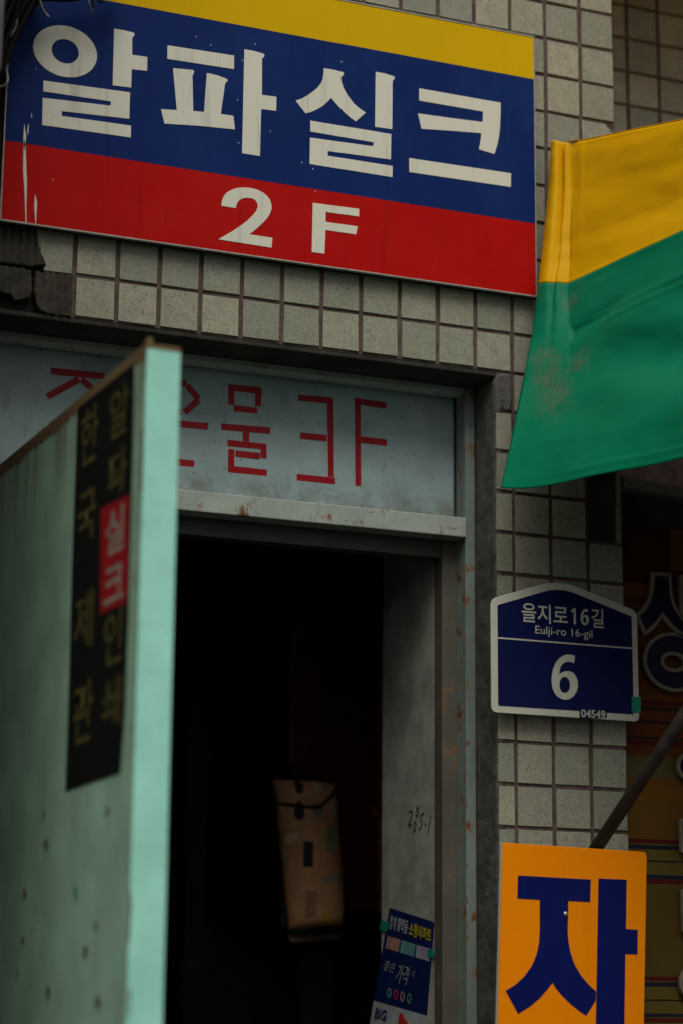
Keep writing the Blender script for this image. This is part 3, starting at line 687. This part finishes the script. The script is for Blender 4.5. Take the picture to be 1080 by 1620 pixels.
def awn(t, s):
    w_ = max(0, min(1, (t-1.05)/.45)); q = awn_raw(t, s); lo, hi = .15, 1.42
    if w_ and lo < s < hi:
        k = (s-lo)/(hi-lo); a_, c_, b_ = awn_raw(t, lo), awn_raw(t, 1), awn_raw(t, hi)
        q = q.lerp(a_*(1-k)**2+c_*2*k*(1-k)+b_*k*k, w_)
    nn = noise_.noise(Vector((q.y*9+q.x*5, q.z*13, 1.7)))*.0042+noise_.noise(Vector((q.y*22+q.x*9, q.z*30, 4.2)))*.0014
    return q+Vector((-.94, -.33, 0))*nn*min(1, s*2)
def sheet(name, t0, t1, nt_, s0, s1, ns, mat):
    bm = bmesh.new(); g = {}
    for a in range(nt_+1):
        for b in range(ns+1):
            g[a, b] = bm.verts.new(awn(t0+(t1-t0)*a/nt_, s0+(s1-s0)*b/ns))
    for a in range(nt_):
        for b in range(ns): bm.faces.new([g[a, b], g[a+1, b], g[a+1, b+1], g[a, b+1]])
    bm2 = mesh_from_bm(bm, name, True); o = link(name, bm2, mat, AW)
    md = o.modifiers.new('thickness', 'SOLIDIFY'); md.thickness = .0015; md.offset = 0
    return o
SE = 4.6
sheet('yellow_side', 0, 1, 60, 0, SE, 240, F_YEL)
sheet('green_side', 1, 2, 110, 0, SE, 240, F_GRN)
# sloping roof sheet, front valance, carrying bars
T0, T1 = awn(0, .9), awn(0, SE)
RB, RF = Vector((3.6, T0.y+.02, T0.z+.0)), Vector((3.9, T1.y, T1.z))
bm = bmesh.new(); g = {}
for a in range(17):
    for b in range(41):
        k = a/16; e = b/40
        L0 = awn(0, .9+(SE-.9)*k); R0 = RB.lerp(RF, k)
        q = L0.lerp(R0, e); q.z += .004-.03*math.sin(e*math.pi*5)**2*math.sin(k*math.pi)
        g[a, b] = bm.verts.new(q)
for a in range(16):
    for b in range(40): bm.faces.new([g[a, b], g[a+1, b], g[a+1, b+1], g[a, b+1]])
o = link('roof_sheet', mesh_from_bm(bm, smooth=True), F_YEL, AW); md = o.modifiers.new('thickness', 'SOLIDIFY'); md.thickness = .0015
for t0, t1, m_, nm in ((0, 1, F_YEL, 'yellow_front'), (1, 2, F_GRN, 'green_front')):
    bm = bmesh.new(); g = {}
    for a in range(9):
        for b in range(41):
            q = awn(t0+(t1-t0)*a/8, SE); e = b/40
            g[a, b] = bm.verts.new(q+Vector((RF.x-T1.x, RF.y-T1.y, RF.z-T1.z))*e+Vector((0, .02*math.sin(b*1.3), 0))*(a/8 if t0 else .3))
    for a in range(8):
        for b in range(40): bm.faces.new([g[a, b], g[a+1, b], g[a+1, b+1], g[a, b+1]])
    o = link(nm, mesh_from_bm(bm, smooth=True), m_, AW); md = o.modifiers.new('thickness', 'SOLIDIFY'); md.thickness = .0015
rod('carrying_bar', T0+Vector((.02, .0, -.03)), T1+Vector((.02, 0, -.03)), .012, METALDK, AW)
rod('carrying_bar', T1+Vector((.02, .02, -.03)), RF+Vector((0, .02, -.03)), .012, METALDK, AW)
# pale rail under the awning
ra = U(978, 764, 1, .02); best = min((abs(U(1082, 783, 1, k*.01).z-ra.z), k*.01) for k in range(-20, 80)); rb = U(1082, 783, 1, best[1]); rb = ra+(rb-ra)*3
bm = bmesh.new(); dd = (rb-ra).normalized(); sd_ = Vector((0, 0, 1)).cross(dd)
vs8 = [bm.verts.new(p+sd_*x+Vector((0, 0, z))) for p in (ra, rb) for x, z in ((-.018, -.013), (.018, -.013), (.018, .013), (-.018, .013))]
for f in ((0, 1, 2, 3), (7, 6, 5, 4), (0, 4, 5, 1), (1, 5, 6, 2), (2, 6, 7, 3), (3, 7, 4, 0)): bm.faces.new([vs8[k] for k in f])
tagged(link('shop_rail', mesh_from_bm(bm), plain('dull_rail', (.17, .165, .14), .5)), 'pale metal rail across the shop front below the awning', 'rail')
# ------------------------------------------------------------------ things inside the doorway
BY = 1.12
BP = wallplane(BY)
CB = thing('wall_cabinet', 'dark red wooden cabinet in the gloom behind the patterned bag', 'cabinet', (1.2, 1.8, 1.7))
RW = plain('dark_red_wood', (.09, .019, .013), .4, .35, 12, streak=True); BR = plain('orange_varnish', (.38, .10, .025), .35, .4, 40)
WP9 = wallplane(1.26)
ca, cb_ = WP9.uv(455, 1440), WP9.uv(607, 1000)
box('carcass', (ca[0], 1.2650, ca[1]), (cb_[0]+.12, 1.99, cb_[1]), RW, CB, .004)
box('cabinet_door', (ca[0]+.004, 1.2490, ca[1]+.006), (cb_[0]-.022, 1.2640, cb_[1]-.006), RW, CB, .003)
box('edge_moulding', (cb_[0]-.018, 1.2460, ca[1]+.004), (cb_[0]-.006, 1.2640, cb_[1]-.004), BR, CB, .003)
kz = WP9.uv(588, 1285); box('latch', (kz[0]-.008, 1.2380, kz[1]-.012), (kz[0]+.006, 1.2455, kz[1]+.012), BR, CB, .002)
BG = thing('bag', 'peach coloured hanging bag with printed leaves and bars just inside the doorway', 'bag', (1.1, BY, 1.6))
PEACH = plain('peach_canvas', (.45, .225, .11), .6, .12, 25); PIP = plain('black_piping', (.01, .009, .009), .6)
OUT = [(434, 1262), (436, 1242), (452, 1232), (490, 1231), (524, 1234), (534, 1247), (538, 1320), (542, 1390), (545, 1440), (535, 1459), (500, 1464), (470, 1470), (458, 1476), (452, 1440), (444, 1380), (439, 1320)]
LB_ = [BP.uv(*q) for q in OUT]
bz0, bz1 = BP.uv(500, 1476)[1], BP.uv(480, 1231)[1]
def bag_edges(v):        # v 0 bottom .. 1 top, x limits of the bag in the photograph's plane
    y = 1472+(1231-1472)*v
    xl = 458-(458-433)*(v**.8); xr = 546-(546-533)*v
    return BP.uv(xl, y+ (4 if v < .1 else 0))[0], BP.uv(xr, y)[0]
def bag_p(u, v, out=0):
    x0, x1 = bag_edges(v); z = bz0+(bz1-bz0)*v
    z += -.018*(1-v)*0 + .012*(u)*(1-v)       # lower edge rises to the right
    bulge = .10*(max(0, 1-abs(2*u-1)**2.2))**.5*(.75+.25*math.sin(v*math.pi))
    ez = min(v, 1-v); bulge *= min(1, (ez/.06))**.5 if ez < .06 else 1
    return Vector((x0+(x1-x0)*u, BY+.014-bulge*.8-out, z))
bm = bmesh.new(); g = {}
NU, NV = 28, 36
for a in range(NU+1):
    for b in range(NV+1): g[a, b] = bm.verts.new(bag_p(a/NU, b/NV))
for a in range(NU):
    for b in range(NV): bm.faces.new([g[a, b], g[a+1, b], g[a+1, b+1], g[a, b+1]])
back = [[bm.verts.new(bag_p(a/NU, b/NV)*1) for a in (0, NU)] for b in (0, NV)]
for r_ in back:
    for v in r_: v.co.y = BY+.05
bo = link('body', mesh_from_bm(bm, smooth=True), PEACH, BG); md = bo.modifiers.new('thickness', 'SOLIDIFY'); md.thickness = .0008; md.offset = 0
for v in [v for v in []]: pass
box('back_panel', (bag_edges(.5)[0]+.012, BY+.013, bz0+.01), (bag_edges(.5)[1]-.008, BY+.06, bz1-.01), PIP, BG, .008)
tube('piping', [bag_p(a/20, .825-.03*math.sin(a/20*3.1)+(.13*max(0, a/20-.55)/.45), .003) for a in range(21)], .0048, PIP, BG)
tube('piping', [bag_p(a/20, .012, .002) for a in range(21)], .006, PIP, BG)
tube('piping', [bag_p(1, b/12, .002) for b in range(13)], .008, PIP, BG)
tube('piping', [bag_p(a/20, .985, .002) for a in range(21)], .004, PIP, BG)
bm = bmesh.new()
ring_ = [bm.verts.new(bag_p(a/20, .0, 0)+Vector((0, 0, -.004))) for a in range(21)]; ring2 = [bm.verts.new(v.co*1+Vector((0.004*(10-k)/10*3, .0, -.022))) for k, v in enumerate(ring_)]
for k in range(20): bm.faces.new([ring_[k], ring_[k+1], ring2[k+1], ring2[k]])
bm.faces.new(ring2)
link('base', mesh_from_bm(bm), plain('bag_base', (.10, .06, .035), .7), BG)
tube('strap', [bag_p(.35, .97)+Vector((0, .06, 0)), bag_p(.36, 1)+Vector((.0, .07, .03)), bag_p(.5, 1)+Vector((0, .08, .055)), bag_p(.64, 1)+Vector((0, .07, .03)), bag_p(.65, .97)+Vector((0, .06, 0))], .005, PIP, BG)
rod('hanging_peg', bag_p(.5, 1)+Vector((0, .06, .042)), bag_p(.5, 1)+Vector((0, .125, .042)), .004, PIP, BG, 8)
def bag_print(pts, mat, o=.0016):
    """outline given in (u, v) of the bag's skin, laid over its curve"""
    c_ = (sum(p[0] for p in pts)/len(pts), sum(p[1] for p in pts)/len(pts)); bm = bmesh.new()
    rings = []
    for k in (1, .66, .33):
        rings.append([bm.verts.new(bag_p(c_[0]+(p[0]-c_[0])*k, c_[1]+(p[1]-c_[1])*k, o)) for p in pts])
    cv = bm.verts.new(bag_p(*c_, o)); N = len(pts)
    for A_, B_ in zip(rings, rings[1:]):
        for k in range(N): bm.faces.new([A_[k], A_[(k+1) % N], B_[(k+1) % N], B_[k]])
    for k in range(N): bm.faces.new([rings[-1][k], rings[-1][(k+1) % N], cv])
    link('print_mark', mesh_from_bm(bm, smooth=True), mat, bo)
def buv(px, py):
    v = (1472-py)/241; v = max(.01, min(.99, v)); xl = 458-(458-433)*(v**.8); xr = 546-(546-533)*v; return ((px-xl)/(xr-xl), v)
def leaf(cx, cy, wd, ht, mat, flip=1):
    bag_print([buv(cx+wd*math.sin(t)*(1-.35*flip*math.cos(t)), cy-ht*math.cos(t)) for t in [k*2*math.pi/14 for k in range(14)]], mat)
def bar(x0, y0, x1, y1, mat, k=0):
    n_ = 4
    bag_print([buv(x0+(x1-x0)*i/n_, y0+k*i/n_) for i in range(n_)]+[buv(x1, y0+k+(y1-y0)*i/n_) for i in range(n_)]+[buv(x1+(x0-x1)*i/n_, y1+k*(1-i/n_)) for i in range(n_)]+[buv(x0, y1+(y0-y1)*i/n_) for i in range(n_)], mat)
PB = plain('print_black', (.012, .011, .012), .6); PG = plain('print_sage', (.17, .22, .12), .6); PW = plain('print_pale', (.52, .36, .27), .6); PY_ = plain('print_yellow', (.33, .25, .015), .6); PS = plain('print_grey', (.23, .22, .18), .6)
leaf(464, 1246, 6, 13, PB); leaf(463, 1285, 7, 16, PB); leaf(490, 1285, 8.5, 14, PS, -1); leaf(492, 1246, 8, 11, PW, -1); leaf(521, 1278, 9, 16, PW, -1); leaf(541, 1452, 6, 14, PB)
bar(503, 1311, 518, 1348, PG, 0); bar(497, 1391, 538, 1401, PS, -4); bar(468, 1334, 482, 1374, PB, 0); bar(447, 1323, 461, 1337, PW, -4); bar(447, 1358, 452, 1374, PS, -1)
bag_print([buv(496, 1459), buv(500, 1450), buv(504, 1442), buv(508, 1450), buv(513, 1458), buv(504, 1458.5)], PY_)
for r_ in range(9):
    for k in range(3): leaf(475+k*5+(r_ % 2)*2, 1412+r_*4.6, 1.7, 1.6, PB, 0)
for r_ in range(5):
    for k in range(3-(r_ > 2)): leaf(485+k*5+(r_ % 2), 1276+r_*4.6, 1.7, 1.4, PB, 0)
pp = wallplane(1.9); a_, b_ = pp.uv(476, 1700), pp.uv(526, 1512)
t = thing('leaning_board', 'pale grey board standing below the hanging bag', 'board', (a_[0], 1.9, .12))
box('board', (a_[0], 1.9, .121), (b_[0], 1.93, b_[1]), plain('pale_board', (.12, .115, .095), .7), t, .004)
tube('hook', [U(498, 1520, 1, 1.89)+Vector((.02*math.cos(k), 0, .02*math.sin(k))) for k in [i*.6 for i in range(9)]], .0035, METALDK, t)
# hand-written number on the plaster
QP = Pl((.9910, .545, 0), (0, -1, 0), (0, 0, 1))
INK = plain('ink', (.006, .006, .008), .5)
def pen(pts, r=.0012):
    tube('pen_stroke', [QP.p(*QP.uv(*q), .0004) for q in pts], r, INK, pw, res=1)
for q in [[(646, 1285), (649, 1281), (653, 1284), (651, 1293), (646, 1303), (645, 1308), (651, 1304)], [(660, 1276), (657, 1283), (658, 1294), (662, 1288), (662, 1277), (660, 1275)], [(655, 1300), (653, 1312), (655, 1319), (658, 1310), (657, 1301), (655, 1299)],
          [(670, 1286), (665, 1288), (664, 1297), (668, 1300), (667, 1308), (662, 1312)], [(671, 1303), (672, 1304), (673, 1304)], [(681, 1290), (679, 1303), (676, 1319)]]:
    pen(q)
# poster on the plaster
P = thing('poster', 'dark blue advertising poster taped crookedly to the grey plaster beside the door', 'poster', QP.p(*QP.uv(640, 1620), .001))
PC = [(616, 1436), (686.5, 1459), (669, 1680), (579, 1655)]
cuv = [Vector(QP.uv(*q)) for q in PC]
def pq(s, t):            # s across, t down
    a_ = cuv[0].lerp(cuv[1], s); b_ = cuv[3].lerp(cuv[2], s); return tuple(a_.lerp(b_, t))
def pquad(name, s0, t0, s1, t1, off, mat, parent=P):
    return shape(name, QP, [[pq(s0, t0), pq(s1, t0), pq(s1, t1), pq(s0, t1)]], off, .0003, mat, parent)
def ptext(s, s0, t0, s1, t1, mat, bold=.01, shear=0):
    cu = bpy.data.curves.new('print', 'FONT'); cu.body = s; cu.offset = bold; cu.shear = shear; cu.resolution_u = 2
    me = curve_to_mesh(cu, 'print'); xs = [v.co.x for v in me.vertices]; ys = [v.co.y for v in me.vertices]
    for v in me.vertices:
        a_ = (v.co.x-min(xs))/(max(xs)-min(xs)); b_ = (v.co.y-min(ys))/(max(ys)-min(ys))
        v.co = QP.p(*pq(s0+(s1-s0)*a_, t1+(t0-t1)*b_), .0022)
    link('lettering', me, mat, P)
PN = plain('poster_blue', (.007, .016, .085), .35, .15, 12); PWH = plain('poster_white', (.38, .39, .42), .4); PYE = plain('poster_yellow', (.45, .36, .015), .4)
pquad('paper', 0, 0, 1, .67, .0008, PN); pquad('white_strip', 0, .67, 1, 1, .0008, PWH)
ptext('청계 황학동', .06, .045, .47, .145, PWH, .02); ptext('소형아파트', .5, .05, .97, .15, PYE, .03)
PSALM = plain('poster_salmon', (.36, .19, .15), .4); PTEAL = plain('poster_teal', (.13, .28, .30), .4); PLIL = plain('poster_lilac', (.32, .28, .37), .4); PRED = plain('poster_red', (.5, .03, .02), .4)
pquad('coupon', .06, .195, .34, .285, .0014, PSALM); pquad('coupon', .37, .195, .66, .285, .0014, PTEAL); pquad('coupon', .69, .195, .97, .285, .0014, PLIL)
ptext('가격', .36, .36, .62, .50, PWH, -.004, .35); ptext('좋은', .1, .37, .32, .44, PWH, -.008, .3); ptext('이', .66, .38, .72, .43, PWH, -.008, .3)
for s_, c_ in ((.27, PTEAL), (.4, PRED), (.53, PSALM), (.66, plain('poster_green', (.12, .25, .12), .4))):
    q = pq(s_, .585); shape('badge', QP, [ell(q, .0125, .0125, 20), ell(q, .008, .008, 20)], .0014, .0003, c_, P)
ptext('BIG', .07, .71, .29, .79, PN, .03)
q = pq(.6, .81); shape('red_picture', QP, [[(q[0]+.034*math.cos(k*.52)*(1+.16*math.sin(k*2.1)), q[1]+.034*math.sin(k*.52)*(1+.2*math.cos(k*1.7))) for k in range(12)]], .0014, .0003, PRED, P)
pquad('tape_piece', -.12, .1, .05, .17, .0026, TEALTAPE); pquad('tape_piece', .93, .2, 1.06, .255, .0026, TEALTAPE)
# ------------------------------------------------------------------ cables, pipe and added, unseen side wall at the upper left
CBL = thing('cable_bundle', 'tangle of black cables with a few grey ends at the top left of the signboard', 'cables', U(20, 60, 1, -.1))
rc = random.Random(21)
def cab(pts, y, r, m_): tube('cable', [U(px, py, 1, y+rc.uniform(-.012, .012)) for px, py in pts], r, m_, CBL, res=2)
for k in range(46):
    x = rc.uniform(-16, 50); y = -.06-rc.random()*.09
    cab([(x+rc.uniform(15, 45), -40), (x+rc.uniform(0, 25), -5), (x+rc.uniform(-8, 10)*.6, rc.uniform(15, 40)), (x*.5+rc.uniform(-10, 4), rc.uniform(50, 80)), (x*.3-6+rc.uniform(-10, 6), rc.uniform(90, 120)), (-22, rc.uniform(100, 170))], y, rc.uniform(.003, .0065), CABLE)
for k in range(7):
    y0 = rc.uniform(-14, 6); cab([(-20, y0+rc.uniform(-10, 20)), (30, y0+rc.uniform(-4, 14)), (80, y0-2), (130, y0+rc.uniform(-8, 4)), (190, y0-22)], -.07-rc.random()*.05, .004, CABLE)
cab([(4, 70), (5, 96), (11, 112), (14, 126), (10, 135), (2, 138), (-12, 137)], -.14, .0028, CABLEG)
cab([(62, -8), (64, 8), (69, 19), (78, 27)], -.13, .0028, CABLEG); cab([(139, -6), (142, 8), (147, 19)], -.12, .0022, CABLEG)
for d_ in (0, 5): cab([(28, 30), (27, 44), (20+d_*.3, 53+d_), (12, 56+d_)], -.15, .0016, CABLEG)
cab([(146, -10), (146, 4), (149, 12)], -.12, .003, CABLE); cab([(150, -8), (156, 2), (163, 4)], -.12, .003, CABLE)
wp_ = U(7, 0, 1, -.55)
wq = U(0, 112, 1, -.55)
tagged(rod('white_pipe', (wp_.x-.03, -.55, wq.z), (wp_.x-.03, -.55, 5.2), .03, plain('white_pvc', (.7, .68, .75), .4)), 'white vertical pipe at the extreme top left corner', 'pipe')
sw = box('added_shade_wall', (-2.2, -.78, 0), (-.42, -.004, 5.2), SHADEWALL); tagged(sw, 'added dark wall out of view at the far left, shading the open door', 'wall')  # added outside the frame to keep light off the door's hinge side
